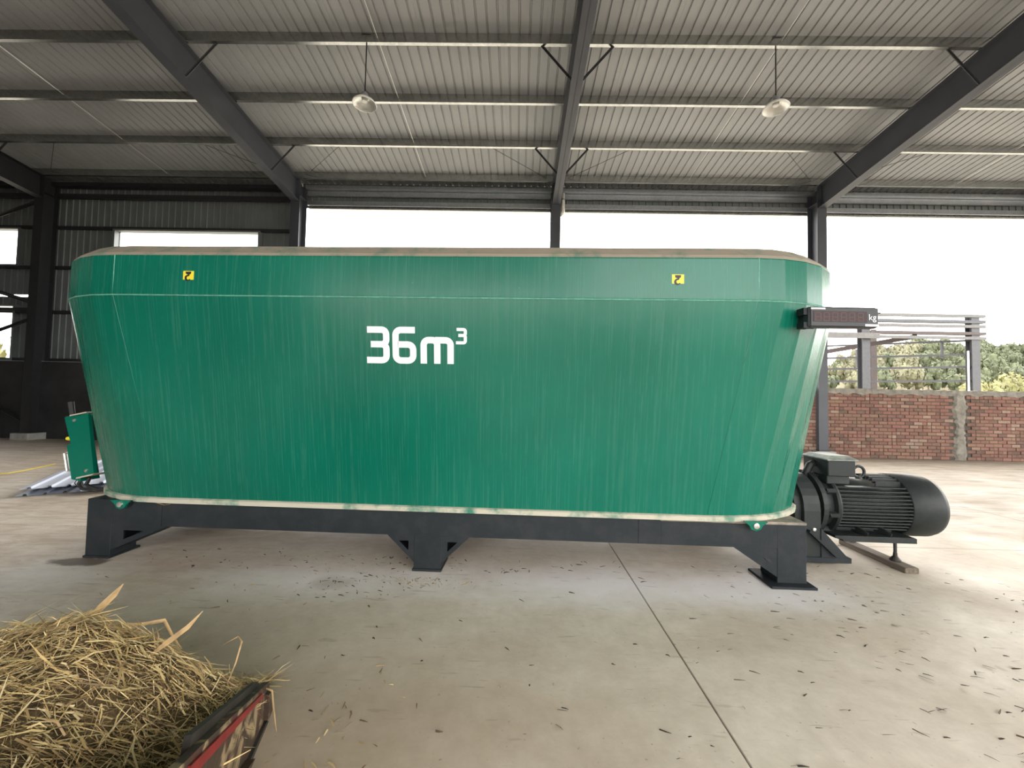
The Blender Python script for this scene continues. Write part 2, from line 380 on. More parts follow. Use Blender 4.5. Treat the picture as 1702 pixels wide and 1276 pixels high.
# ------------------------------------------------------------------ purlins, sag rods
pur_words = ['galvanized roof purlin along the eave, lowest of the rows', 'galvanized roof purlin one row up from the eave', 'galvanized roof purlin just behind the hanging lamp shades',
             'galvanized roof purlin that the two hanging lamps hang from', 'galvanized roof purlin at the very top edge of the view', 'galvanized roof purlin overhead, above the view', 'galvanized roof purlin overhead, further above the view', 'galvanized roof purlin overhead near the ridge']
PURL = []
for i in range(7):
    for s in (1, -1):
        if s == -1 and i not in (0, 2, 4, 6): continue
        y = 12.02 - 1.422 * i; z = 8.177 + .1422 * i; h = .2
        mb = MB(); t = .0045
        prof = [(-.036, h), (.036, h), (.036, h - .02), (.036 - t, h - .02), (.036 - t, h - t), (-.036 + t, h - t), (-.036 + t, t), (.036 - t, t), (.036 - t, .02), (.036, .02), (.036, 0), (-.036, 0)]
        mb.prism(prof, XL + .1, XR - .1, 'x')
        if i == 0: mb.v = [(a, b + .0, c) for a, b, c in mb.v]
        o = mb.build('roof_purlin', 'purlin'); o.location = (0, y, z)
        if s == -1: o.location = (XL + XR, 2 * YR - y, z); o.rotation_euler = (0, 0, PI)
        tag(o, pur_words[i] if s == 1 else 'galvanized roof purlin of the roof half behind the viewer', 'purlin', 'roof purlins')
rod_w = {-3: 'thin bright sag rod under the far left roof bay', -2: 'thin bright sag rod passing beside the left hanging lamp', -1: 'thin bright sag rod passing left of the right hanging lamp', 0: 'thin bright sag rod in the rightmost roof bay'}
for k in range(-3, 1):
    x = COLX[k] + 4.0 if k > -4 else 0
    o = MB().tube([(x, 4.8, 8.177 + .1 * (12.02 - 4.8) + .09), (x, 12.0, 8.27)], .0075, 6).build('sag_rod', 'rod')
    tag(o, rod_w[k], 'rod', 'roof sag rods')
    for sx, dx in ((1, 1.75), (-1, 1.75)):
        xa = COLX[k] if sx == 1 else COLX[k] + 8.0
        o = MB().tube([(xa + sx * .3, 12.02, 8.28), (xa + sx * (.3 + dx), 10.62, 8.42)], .007, 6).build('diagonal_stay', 'steeld')
        tag(o, 'thin dark stay rod under the eave, ' + ('right of ' if sx == 1 else 'left of ') + {-3: 'the braced column', -2: 'the column at the sheet wall end', -1: 'the middle column', 0: 'the column at the brick wall', 1: 'the column outside the right edge'}[k + (sx == -1)], 'rod', 'diagonal stay rods at the eave')

# ------------------------------------------------------------------ eave fascia and wall sheets
def clad_sheet(x0, ribs, z0, z1, y, parent, cache={}):
    key = (ribs, round(z1 - z0, 3))
    if key not in cache: cache[key] = sheet_mesh('wall_sheet', 'clad', z1 - z0, sheet_profile(ribs))
    o = link('wall_sheet', cache[key], parent); o.rotation_euler = (PI / 2, 0, 0); o.location = (x0, y, z0); return o
def girt(name, x0, x1, y, z, h, parent, mat='girt', d=.06):
    mb = MB(); t = .006; prof = [(y, z), (y + d, z), (y + d, z + t), (y + t, z + t), (y + t, z + h - t), (y + d, z + h - t), (y + d, z + h), (y, z + h)]
    return mb.prism(prof, x0, x1, 'x').build(name, mat, parent)
# open bays: header
tr = struct(empty('trim_1', (9.5, 12.5, 7.5)))
def put(o, par): o.parent = par; o.matrix_parent_inverse = Matrix.Translation(-Vector(par.location)); return o
x = COLX[-2] - .11
while x < XR - .4:
    put(clad_sheet(x, 4, 7.53, 8.33, 12.60, None), tr); x += .84
put(girt('girt', COLX[-2] + .14, XR, 12.44, 7.56, .14, None), tr); put(girt('girt', COLX[-2] + .14, XR, 12.44, 7.86, .16, None), tr)
put(girt('eave_strut', COLX[-2] + .14, XR, 12.30, 8.03, .10, None, 'girt', .2), tr)
put(MB().box(COLX[-2] + .15, XR, 12.54, 12.62, 7.49, 7.53).build('drip_edge', 'purlin'), tr)
# closed left bays of the back wall
wb = struct(empty('wall_back_left', (-14.9, 12.5, 0)))
U0 = XL + .05
def ux(n): return U0 + .21 * n
hn = [(88, 110, 5.50, 6.66), (49, 73, 5.52, 6.66), (49, 73, 2.48, 4.17)]
holes = [(ux(a), ux(b), c, d) for a, b, c, d in hn]
NU = int((COLX[-2] - .05 - U0) / .21)
cuts = sorted(set(list(range(0, NU, 4)) + [NU] + [q for h_ in hn for q in h_[:2]]))
for n0, n1 in zip(cuts[:-1], cuts[1:]):
    segs = [(2.40, 8.33)]
    if n1 <= 77: segs = [(2.40, 4.50), (4.57, 8.33)]
    for a, b, c, d in hn:
        if n0 >= a and n1 <= b: segs = [q for g in segs for q in ([(g[0], c), (d, g[1])] if c > g[0] and d < g[1] else [g])]
    for a, b in segs:
        if b - a > .02: put(clad_sheet(ux(n0), n1 - n0, a, b, 12.62, None), wb)
for z in (6.68, 5.38, 3.95, 2.42): put(girt('girt', XL, COLX[-2] - .02, 12.47, z, .10, None, 'steeld'), wb)
put(girt('eave_strut', XL, COLX[-2] - .1, 12.30, 8.0, .12, None, 'steeld', .2), wb); put(girt('eave_strut', XL, COLX[-2] - .1, 12.40, 7.66, .14, None, 'steeld', .1), wb)
put(MB().box(XL, COLX[-2], 12.36, 12.60, -.02, 2.40).build('dado', 'render'), wb)
put(MB().box(XL, COLX[-2], 12.34, 12.61, 2.40, 2.425).build('sill', 'girt'), wb)
for n, (hx0, hx1, hz0, hz1) in enumerate(holes):
    wn = struct(empty('window_%d' % (n + 1), ((hx0 + hx1) / 2, 12.55, hz0)))
    for nm, b in (('jamb', (hx0 - .07, hx0, hz0, hz1)), ('jamb', (hx1, hx1 + .07, hz0, hz1)), ('head', (hx0 - .07, hx1 + .07, hz1, hz1 + .05)), ('sill', (hx0 - .07, hx1 + .07, hz0 - .05, hz0))):
        put(MB().box(b[0], b[1], 12.46, 12.66, b[2], b[3]).build(nm, 'clad'), wn)
# left gable wall and unseen front side, closed parts shaped for tub reflections
YF = 2 * YR - 12.6
wl = struct(MB().box(XL - .1, XL, YF, 12.6, -.02, 8.3).prism([(YF, 8.3), (12.6, 8.3), (YR, 9.2)], XL - .1, XL, 'x').build('wall_left', 'clad'))
wf = struct(MB().box(XL, COLX[-2], YF - .1, YF, -.02, 8.3).build('wall_front_left', 'clad'))
wfd = struct(MB().box(COLX[-2], XR, YF + .05, YF + .29, -.02, 1.0).build('wall_front', 'mortar'))
tr2 = struct(MB().box(COLX[-2], COLX[-1], YF - .06, YF, 5.2, 8.3).build('trim_unseen_front', 'clad'))  # unseen deep sheeting added to darken the reflection in the tub's band
tr3 = struct(MB().box(COLX[-1], XR, YF - .06, YF, 7.3, 8.3).build('trim_3', 'clad'))
# hidden dado walls behind the machine
wm = struct(MB().box(COLX[-2] + .15, COLX[0] - .15, 12.125, 12.37, -.02, 1.93).build('wall_back_middle', 'mortar'))

# brick wall right of the machine
x0, x1 = COLX[0] + .15, COLX[1] - .15
wbr = struct(MB().box(x0, x1, 12.125, 12.37, -.02, 1.93).build('wall_back', 'mortar'))
rngb = random.Random(3); items = []; midx = (COLX[0] + COLX[1]) / 2 + .08
for r in range(19):
    z = .014 + r * .1005; xx = x0 - (r % 2) * .129
    while xx < x1 - .02:
        for ln, off in ([(.249, 0)] if rngb.random() < .86 else [(.12, 0), (.12, .129)]):
            a, b = max(xx + off, x0), min(xx + off + ln, x1)
            if b - a > .04 and not (midx - .20 < (a + b) / 2 < midx + .20): items.append((a, z, round(b - a, 3)))
        xx += .258
items.sort(key=lambda t: t[0]); bm_c = {}
def brick_box(mb, ln, dx=0, dy=0, dz=0):
    b = .004; y0 = 12.104 + dy
    return mb.loft([[(dx, 12.16, dz), (dx + ln, 12.16, dz), (dx + ln, 12.16, dz + .083), (dx, 12.16, dz + .083)][::-1], [(dx, y0 + b, dz), (dx + ln, y0 + b, dz), (dx + ln, y0 + b, dz + .083), (dx, y0 + b, dz + .083)][::-1], [(dx + b, y0, dz + b), (dx + ln - b, y0, dz + b), (dx + ln - b, y0, dz + .083 - b), (dx + b, y0, dz + .083 - b)][::-1]], False, True)
rest = MB(); tone = []
for n, (bx_, z, ln) in enumerate(items):
    if n < 300:
        key = round(ln, 3)
        if key not in bm_c: bm_c[key] = brick_box(MB(), ln).mesh('brick', 'brick')
        o = link('brick', bm_c[key], wbr); o.location = (bx_, rngb.uniform(-.006, .006), z)
    else:
        a = len(rest.f); brick_box(rest, ln, bx_, rngb.uniform(-.006, .006), z); tone += [rngb.random()] * (len(rest.f) - a)
o = rest.build('bricks', 'brick', wbr); o['kind'] = 'stuff'
at = o.data.attributes.new('tone', 'FLOAT', 'FACE')
for i, v in enumerate(tone): at.data[i].value = v
# cement coping and the smeared tie column in the middle of the bay
cop = MB(); rr = random.Random(5); ring = []
for i in range(61):
    xx = x0 + (x1 - x0) * i / 60; zt_ = 2.065 + rr.uniform(-.012, .012); zl = 1.90 + rr.uniform(-.03, .03)
    ring.append([(xx, 12.095 + rr.uniform(-.006, .006), zl), (xx, 12.10, zt_), (xx, 12.39, zt_), (xx, 12.39, zl)])
cop.loft(ring, True, True).build('cement_coping', 'cement', wbr)
tie = MB(); ring = []
for i in range(30):
    z = i / 29 * 1.93; hw = .17 + .05 * math.sin(z * 5) + rr.uniform(-.04, .04); c0 = midx + rr.uniform(-.02, .02)
    ring.append([(c0 - hw, 12.12, z), (c0 - hw * .6, 12.088 + rr.uniform(-.01, .01), z), (c0 + hw * .5, 12.085 + rr.uniform(-.01, .01), z), (c0 + hw, 12.12, z)])
tie.loft(ring, False, False, closed=False); tie.f = [f[::-1] for f in tie.f]; tie.build('cement_tie_column', 'cement', wbr)
wrt = struct(MB().box(COLX[1] + .15, COLX[2] - .15, 12.125, 12.37, -.02, 1.93).build('wall_back_right', 'mortar'))
for wall, xa, xb in ((wm, COLX[-2] + .15, COLX[-1] - .15), (wm, COLX[-1] + .15, COLX[0] - .15), (wrt, COLX[1] + .15, COLX[2] - .15)):   # bays mostly hidden behind the machine
    mbw = MB(); tn = []
    for r in range(19):
        xx = xa - (r % 2) * .129
        while xx < xb - .02:
            a, b = max(xx, xa), min(xx + .249, xb)
            if b - a > .04: n0 = len(mbw.f); brick_box(mbw, b - a, a, rngb.uniform(-.006, .006), .014 + r * .1005); tn += [rngb.random()] * (len(mbw.f) - n0)
            xx += .258
    o = mbw.build('bricks', 'brick', wall); o['kind'] = 'stuff'; at = o.data.attributes.new('tone', 'FLOAT', 'FACE')
    for i, v in enumerate(tn): at.data[i].value = v
    MB().cbox(xa, xb, 12.095, 12.40, 1.92, 2.065, .01).build('cement_coping', 'cement', wall)

# braces on the left column
bxl, bxr = COLX[-4] + .1, COLX[-3] - .1
for (a, b, lab) in (((bxr, 12.08, 7.38), (bxl, 12.08, 4.4), 'dark diagonal wall brace meeting the left column near its top'), ((bxr, 12.02, 4.22), (bxl, 12.02, 6.5), 'dark diagonal wall brace rising to the left above the middle strut'),
                    ((bxr, 12.02, 3.66), (bxl, 12.02, .7), 'dark diagonal wall brace falling to the left below the middle strut'), ((bxr, 12.08, .55), (bxl, 12.08, 4.4), 'dark diagonal wall brace meeting the left column near its foot'),
                    ((bxr, 12.05, 3.98), (bxl, 12.05, 3.98), 'dark horizontal strut left of the left column')):
    mb = MB(); mb.bar(a, b, .012, .13, (0, 1, 0)); mb.bar(a, b, .11, .012, (0, 1, 0)); tag(mb.build('wall_brace', 'steeld'), lab, 'brace', 'wall braces')

# rain pipe beside the middle column
rp = empty('rain_pipe', (COLX[-1] + .24, 12.32, 7.1))
MB().tube([(0, 0, .88), (0, 0, .42), (-.01, -.02, .36)], .055, 12).build('pipe', 'pvc', rp, True)
MB().tube([(0, 0, .40), (0, 0, .32), (-.03, -.01, .24), (-.09, -.02, .19)], .066, 12).build('elbow', 'pvc', rp, True)
MB().tube([(0, 0, .66), (0, 0, .70)], .064, 12).build('collar', 'girt', rp)
tag(rp, 'short white plastic rain pipe with elbow beside the middle column', 'pipe')

# hanging lamps
for X, lab in ((-3.17, 'white hanging bay lamp left of the middle rafter'), (4.97, 'white hanging bay lamp right of the middle rafter')):
    y = 7.76; zl = 7.36; lp = empty('hanging_lamp', (X, y, zl))
    MB().lathe([(0, .225), (.012, .23), (.06, .19), (.11, .10), (.12, .06)], (0, 0, 0), 'z', 32, False, True).build('shade', 'lampw', lp, True)
    MB().lathe([(.004, .222), (.055, .18), (.10, .085), (.102, .02)], (0, 0, 0), 'z', 32, False, True).build('reflector', 'lampin', lp, True)
    MB().lathe([(0, .22), (-.012, .228), (0, .236), (.012, .228)], (0, 0, 0), 'z', 32, False, False).build('rim', 'lampw', lp)
    MB().lathe([(.05, .05), (.06, .06), (.10, .055)], (0, 0, 0), 'z', 16).build('lens', 'glass', lp)
    MB().lathe([(.11, .06), (.13, .07), (.21, .07), (.23, .05)], (0, 0, 0), 'z', 20).build('housing', 'girt', lp)
    MB().tube([(0, 0, .22), (0, 0, 8.777 + .01 - zl)], .013, 8).build('hanger_rod', 'steeld', lp)
    MB().box(-.09, .09, -.05, .05, 8.757 - zl, 8.775 - zl).build('hanger_plate', 'steeld', lp)
    tag(lp, lab, 'lamp', 'hanging lamps')

# ------------------------------------------------------------------ feed mixer
TX, TY, TR = -0.7605, 4.433, -0.03
L0, Lb, Rt, Rb, z0, z1, z2 = 2.7252, 2.44, 1.1217, .8433, .573, 2.378, 2.729
mx = empty('feed_mixer', (TX, TY, 0), TR)
def ring(L, ax, ay, z, n=8):
    pts = []
    for sgn in (1, -1):
        for i in range(2 * n + 1):
            a = -PI / 2 + PI * i / (2 * n) if sgn == 1 else PI / 2 + PI * i / (2 * n)
            pts.append((sgn * L + ax * math.cos(a), ay * math.sin(a), z))
    return pts
axb = L0 + Rb - Lb
def shell(rings, name, mat, parent, label=None):
    o = MB().loft(rings).build(name, mat, parent, False, label); at = o.data.attributes.new('perimeter', 'FLOAT', 'POINT')
    for r in range(len(rings)):
        for j in range(34): at.data[r * 34 + j].value = (rings[r][0][0] + Rt * PI * j / 16) if j < 17 else (rings[r][33][0] - Rt * PI * (33 - j) / 16)
    return o
tub = shell([ring(L0, Rt - .03, Rt - .03, z2 - .02), ring(Lb, axb - .03, Rb - .03, z0 + .03), ring(Lb, axb, Rb, z0), ring(L0, Rt, Rt, z1)], 'tub', 'green', mx)
MB().add(ring(Lb, axb - .02, Rb - .02, z0 + .04), [tuple(range(34))]).build('tub_floor', 'blade', tub)
shell([ring(L0, Rt + .001, Rt + .001, z1), ring(L0, Rt + .004, Rt + .004, z1 + .01), ring(L0, Rt, Rt, z2 - .01), ring(L0, Rt - .006, Rt - .006, z2)], 'upper_band', 'green', mx)
shell([ring(L0, Rt - .006, Rt - .006, z2), ring(L0, Rt - .02, Rt - .02, z2 + .03), ring(L0, Rt - .13, Rt - .13, z2 + .125), ring(L0, Rt - .16, Rt - .16, z2 + .132), ring(L0, Rt - .20, Rt - .20, z2 + .12), ring(L0, Rt - .05, Rt - .05, z2 - .03)], 'top_rim', 'rim', mx, label='dust-covered sloping top rim')
shell([ring(Lb, axb, Rb, z0 - .035), ring(Lb, axb + .03, Rb + .03, z0 - .035), ring(Lb, axb + .03, Rb + .03, z0 - .004), ring(Lb, axb + .022, Rb + .022, z0 + .004), ring(Lb, axb - .003, Rb - .003, z0 + .012)], 'bottom_flange', 'flange', mx)
# weld beads
def closed_tube(rg, r, n=6):
    mb = MB(); c = [Vector(p) for p in rg]; N = len(c); rings = []
    for i in range(N):
        d = (c[(i + 1) % N] - c[i - 1]).normalized(); a = Vector((d.y, -d.x, 0)); rings.append([tuple(c[i] + a * r * math.cos(2 * PI * j / n) + Vector((0, 0, r * math.sin(2 * PI * j / n)))) for j in range(n)])
    rings.append(rings[0]); return mb.loft(rings)
closed_tube(ring(L0, Rt + .001, Rt + .001, z1), .006).build('weld_seam', 'weld', tub)
rgt, rgb = ring(L0, Rt, Rt, z1), ring(L0, Rt, Rt, z2)
for i in (33, 0):
    MB().tube([rgt[i], rgb[i]], .004, 6).build('weld_seam', 'weld', tub)
MB().tube([ring(Lb, axb, Rb, z0)[0], rgt[0]], .0025, 6).build('weld_seam', 'green', tub)
MB().tube([ring(Lb, axb, Rb, z0)[33], rgt[33]], .0025, 6).build('weld_seam', 'green', tub)
# lettering on the sloped front panel
lt = empty('lettering', (0, -Rb, z0)); lt.parent = tub
tilt = math.atan2(Rt - Rb, z1 - z0); lt.rotation_euler = (tilt, 0, 0); lt['label'] = 'large white 36 m³ capacity lettering'
ya, yb = -.0030, .001; sw = .054
def glyph(paths, wd, rad, name):
    mb = MB()
    for j, pth in enumerate(paths):
        r = ribbon(pth, wd, rad, ya - .0002 * j, yb); mb.add(r.v, r.f)
    return mb
h0, h1 = 1.298, 1.556
def three(xl, xr, b, t, w, r):
    mid = (b + t) / 2 + .006
    return [[(xl, t), (xr, t), (xr, mid), (xl + .03 * w / .054, mid)], [(xl + .03 * w / .054, mid), (xr, mid), (xr, b), (xl - .006, b)]]
L = MB()
for mbx in (glyph(three(-.494, -.330, h0, h1, sw, .04), sw, .04, '3'), glyph([[(-.084, h1), (-.250, h1), (-.250, h0), (-.100, h0), (-.100, 1.434), (-.235, 1.434)]], sw, .045, '6'),
            glyph([[(-.010, 1.275), (-.010, 1.474), (.106, 1.474), (.106, 1.275)], [(.09, 1.474), (.220, 1.474), (.220, 1.275)]], sw, .042, 'm'),
            glyph(three(.272, .345, 1.455, 1.566, .026, .014), .026, .016, '3')):
    L.add(mbx.v, mbx.f)
L.build('print', 'white', lt)
lt_o = [o for o in lt.children]
# lettering empty folded into one mesh under the tub
o = lt_o[0]; o.name = 'lettering'; o.data.transform(Matrix.Translation((0, -Rb, z0)) @ Matrix.Rotation(tilt, 4, 'X')); o.parent = tub; o['label'] = 'large white 36 m³ capacity lettering'
bpy.data.objects.remove(lt); o.name = 'lettering'
# yellow lifting-point stickers
for sx in (-2.052, 2.082):
    st = MB().box(sx - .048, sx + .048, -Rt - .0025, -Rt + .001, 2.492, 2.588).build('lifting_sticker', 'yellow', mx, label='yellow sticker with a black crane hook')
    hp_ = [(sx + .007, 2.560), (sx + .004, 2.549)] + [(sx - .002 + .021 * math.cos(q), 2.527 + .021 * math.sin(q)) for q in [math.radians(105 + 25 * i) for i in range(10)]]
    hk = ribbon(hp_, lambda t: .010 + .007 * math.sin(min(1, t * 1.1) * PI), .002, -Rt - .004, -Rt - .001, 2)
    hk.prism([(sx - .025, 2.582), (sx + .025, 2.582), (sx + .022, 2.563), (sx + .006, 2.556), (sx - .006, 2.556), (sx - .022, 2.563)], -Rt - .004, -Rt - .001, 'y')
    hk.build('hook_symbol', 'ink', st)
# load-cell lugs under the flange
for lx in (-2.80, 2.83):
    lg = MB().prism([(lx - .10, z0 - .02), (lx - .055, z0 - .055), (lx - .04, z0 - .085), (lx, z0 - .10), (lx + .04, z0 - .085), (lx + .055, z0 - .055), (lx + .10, z0 - .02)], -.885, -.86, 'y').build('lug', 'green', mx)
    MB().lathe([(-.014, .010), (-.012, .024), (0, .026)], (lx, -.885, z0 - .055), 'y', 16).build('pin', 'zinc', lg)
# base frame
fr = MB()
for sy in (-1, 1):
    fr.box(-3.0, 3.0, sy * .813 - (.0 if sy < 0 else .16), sy * .813 + (.16 if sy < 0 else 0), .31, .53)
for xx in (-2.2, -.8, .8, 2.2): fr.box(xx - .06, xx + .06, -.66, .66, .33, .52)
fr.build('base_frame', 'frame', mx)
for xx in (-2.47, 1.87): MB().box(xx - .003, xx + .003, -.818, -.813, .315, .53).build('weld_seam', 'frame', mx)
def leg(lx0, lx1, top, sides, sy, pm=.09):
    y0, y1 = (-.815, -.56) if sy < 0 else (.56, .815)
    lg = MB().cbox(lx0, lx1, y0, y1, .02, top, .004).build('leg', 'frame', mx)
    MB().cbox(lx0 - pm, lx1 + pm * .45, y0 - pm * .85, y1 + .04, 0, .022, .003).build('foot_plate', 'frame', lg)
    for sgn, far, holes_ in sides:
        xi = lx1 if sgn > 0 else lx0; t = .05; zb_, zt_ = .075, .312
        A = Vector((xi, zb_)); B = Vector((xi, zt_)); Cc = Vector((xi + sgn * far, zt_))
        # plate as a triangular frame
        for yy in (y0 + .004, y1 - .016):
            c = (A + B + Cc) / 3; k = .36 if holes_ == 'big' else .0
            out = [A, Cc, B]; inn = [c + (q - c) * k for q in out] if k else None
            mb = MB()
            if inn:
                for i in range(3):
                    j = (i + 1) % 3; q = [tuple(out[i]), tuple(out[j]), tuple(inn[j]), tuple(inn[i])]
                    mb.prism(q, yy, yy + .012, 'y')
            else: mb.prism([tuple(q) for q in out], yy, yy + .012, 'y')
            mb.build('gusset', 'frame', lg)
        d = (Cc - A); nrm = Vector((d.y, -d.x)).normalized() * (.006 if sgn > 0 else -.006)
        MB().prism([tuple(A), tuple(Cc), tuple(Cc + nrm), tuple(A + nrm)], y0 + .004 + (.05 if holes_ == 'big' else 0), y1 - .004, 'y').build('haunch_plate', 'frame', lg)
    return lg
for sy in (-1, 1):
    leg(-3.19, -2.95, .54, [(1, .55, 'big')], sy, .012)
    leg(-.11, .135, .33, [(-1, .25, 'big'), (1, .25, 'big')], sy, .012)
    lr = leg(3.045, 3.29, .535, [(-1, .36, '')], sy)
    if sy < 0: MB().prism([(2.93, .235), (2.985, .215), (3.0, .195), (2.985, .19), (2.95, .21)], -.8165, -.8105, 'y').build('slot', 'ink', lr)
# top plates of the corner boxes (seen from above on the right)
MB().cbox(2.05, 3.293, -.817, .817, .512, .537, .004).build('end_deck', 'frametop', mx)
MB().cbox(2.06, 3.288, -.814, -.60, .31, .513, .003).build('end_box', 'frame', mx)
MB().cbox(-3.188, -2.5, -.814, -.60, .31, .537, .003).build('end_box', 'frame', mx)
MB().cbox(-3.19, -2.95, -.6, .6, .31, .535, .003).build('end_box', 'frame', mx)
# gearbox bracket at the right end
def toloc(X, Y): 
    dx, dy = X - TX, Y - TY; c, s = math.cos(TR), math.sin(TR); return c * dx + s * dy, -s * dx + c * dy
gx, gy = toloc(2.92, 4.3)
def arch(hw, top, bot, n=14):
    r = hw; pts = [(gy - hw, bot)] + [(gy - r * math.cos(PI * i / n), top - r + r * math.sin(PI * i / n) * 1.0) for i in range(n + 1)] + [(gy + hw, bot)]
    return pts
gb = MB().prism(arch(.325, .845, .06), gx - .10, gx + .055, 'x').build('gearbox_bracket', 'motor', mx)
MB().prism([(gy + (a - gy) * .86, .5 + (b - .5) * .9) for a, b in arch(.325, .845, .10)], gx - .16, gx - .09, 'x').build('gearbox_cover', 'motor', gb)
MB().cbox(gx - .42, gx + .33, gy - .34, gy + .34, .035, .085, .004).build('bracket_foot', 'frame', gb)
for yy in (-.335, .315):
    MB().prism([(gx + .05, .085), (gx + .05, .36), (gx + .30, .085)], gy + yy, gy + yy + .02, 'y').build('rib', 'frame', gb)
    MB().bar((gx - .08, gy + yy - .004 * (1 if yy < 0 else -1), .34), (gx + .18, gy + yy - .004 * (1 if yy < 0 else -1), .10), .02, .07, (0, 1, 0)).build('strut', 'frame', gb)
MB().lathe([(-.012, .010), (-.01, .017), (.01, .018)], (gx - .01, gy - .325, .345), 'y', 6).build('bolt', 'zinc', gb)
# discharge mechanism at the left end
lx, ly = toloc(-4.355, 4.02)
dg = MB(); PT = [(lx - .245, 1.265), (lx + .01, 1.32), (lx + .125, .715), (lx - .05, .655)]
dg.prism(PT, ly, ly + .012, 'y'); dm = dg.build('discharge_guide', 'green', mx)
MB().prism([(lx - .155, 1.292), (lx + .02, 1.33), (lx + .02, 1.318), (lx - .155, 1.28)], ly - .03, ly + .3, 'y').build('top_flange', 'flange', dm)
MB().prism([(lx - .05, .655), (lx + .12, .70), (lx + .14, .715), (lx - .045, .672)], ly - .03, ly + .3, 'y').build('lower_flange', 'flange', dm)
MB().bar((lx + .03, ly - .012, 1.30), (lx + .125, ly - .012, .72), .02, .035, (0, 1, 0)).build('edge_strip', 'green', dm)
MB().prism([(lx - .225, .985), (lx - .135, 1.0), (lx - .05, .62), (lx - .155, .64)], ly + .02, ly + .2, 'y').build('slide_box', 'green', dm)
for (a, b) in ((lx - .135, 1.24), (lx + .022, .735)): MB().lathe([(-.012, .008), (-.01, .016), (0, .018)], (a, ly, b), 'y', 12).build('bolt', 'zinc', dm)
MB().tube([(lx - .225, ly + .05, .90), (lx - .275, ly + .05, .895), (lx - .235, ly + .05, .715), (lx - .19, ly + .05, .73)], .016, 8).build('handle', 'zinc', dm)
MB().tube([(lx - .225, ly + .06, 1.26), (lx - .26, ly + .06, 1.42)], [.022, .026], 10).build('lever_grip', 'black', dm)
MB().box(lx - .27, lx - .21, ly + .03, ly + .10, 1.26, 1.275).build('lever_bracket', 'steeld', dm)
MB().lathe([(0, .018), (.05, .022), (.06, .01)], (lx - .235, ly + .03, 1.05), 'x', 10).build('valve_knob', 'yellow', dm)
for q, (a, b) in enumerate(((-.08, 0), (.0, .05))):
    MB().tube([(lx + a, ly + .06, .66), (lx + a - .025, ly + .05, .59), (lx + a + .02, ly + .04, .545 + .02 * q), (lx + a + .10, ly + .05, .535), (lx + a + .22, ly + .10, .545)], .017, 8).build('hose', 'black', dm)
MB().tube([(lx - .10, ly + .04, .655), (lx - .13, ly + .03, .60), (lx - .09, ly + .03, .56), (lx - .04, ly + .03, .60), (lx - .07, ly + .03, .66)], .004, 6).build('wire', 'black', dm)
MB().tube([(-2.6, -.83, .53), (-2.5, -.85, .535), (-2.42, -.85, .515), (-2.36, -.85, .525)], .002, 5).build('straw_wisp', 'leafdry', mx)
tag(mx, 'large green stationary feed mixer tub marked 36 m³ on a charcoal frame', 'feed mixer')

# ------------------------------------------------------------------ weight display
wd = empty('weight_display', (2.557, 3.17, 2.245))
MB().cbox(-.272, .272, 0, .075, -.082, .082, .012).build('housing', 'blackp', wd)
MB().cbox(-.262, .262, -.006, .004, -.073, .073, .003).build('bezel', 'bezel', wd)
MB().box(-.245, .172, -.0085, -.005, -.040, .045).build('screen', 'redwin', wd, label='dark red unlit display window')
MB().box(-.262, -.150, -.0080, -.005, .059, .071).build('sticker', 'white', wd); MB().box(.158, .262, -.0080, -.005, -.071, -.054).build('sticker', 'white', wd)
fc = bpy.data.curves.new('kg', 'FONT'); fc.body = 'kg'; fc.size = .068; fc.extrude = .001; fo = bpy.data.objects.new('kg', fc); C.objects.link(fo)
dgp = bpy.context.evaluated_depsgraph_get(); me = bpy.data.meshes.new_from_object(fo.evaluated_get(dgp)); bpy.data.objects.remove(fo)
me.transform(Matrix.Translation((.182, -.0085, -.022)) @ Matrix.Rotation(PI / 2, 4, 'X')); me.materials.clear(); me.materials.append(M['white']); link('kg_lettering', me, wd)
# unlit seven-segment digits behind the window
for i in range(6):
    dx = -.235 + i * .066; mb = MB()
    for (a, b, c, d) in ((.008, .046, .030, .035), (.008, .046, -.003, .002), (.008, .046, -.034, -.029), (.004, .010, 0, .030), (.044, .050, 0, .030), (.004, .010, -.032, -.002), (.044, .050, -.032, -.002)): mb.box(dx + a, dx + b, -.0092, -.008, c, d)
    mb.build('digit', 'digit' if 'digit' in M else simple('digit_red', (.055, .012, .013), .5), wd) if 'digit' not in M else mb.build('digit', 'digit', wd)
MB().box(-.30, -.24, .02, .10, .02, .075).build('bracket', 'frame', wd); MB().box(-.30, -.24, .02, .10, -.085, -.04).build('bracket', 'frame', wd)
MB().box(-.262, -.10, .07, .20, -.06, .06).build('mount_plate', 'frame', wd)
MB().tube([(.27, .04, .045), (.315, .04, .046)], .006, 8).build('screw', 'steeld', wd)
tag(wd, 'black weight display with dark red window reading kg at the tub right end', 'display')

# ------------------------------------------------------------------ electric motor
mo = empty('electric_motor', (3.62, 4.3, 0), TR); ZM = .535
MB().lathe([(-.60, .33), (-.555, .33), (-.55, .30), (-.52, .265), (-.45, .255), (-.44, .30), (-.42, .31), (-.40, .30)], (0, 0, ZM), 'x', 40).build('end_bell', 'motor', mo)
for j in range(8):
    a = 2 * PI * j / 8 + .2; u = Vector((0, math.cos(a), math.sin(a)))
    MB().bar(Vector((-.55, 0, ZM)) + u * .285, Vector((-.43, 0, ZM)) + u * .285, .04, .05, u).build('bell_rib', 'motor', mo)
    MB().lathe([(-.015, .012), (-.013, .02), (0, .02)], tuple(Vector((-.42, 0, ZM)) + Vector((-.10, 0, 0)) + u * .31), 'x', 6).build('bell_bolt', 'motor', mo)
body = MB().lathe([(-.43, .262), (.28, .262)], (0, 0, ZM), 'x', 48).build('stator_body', 'motor', mo, True)
nf = 0
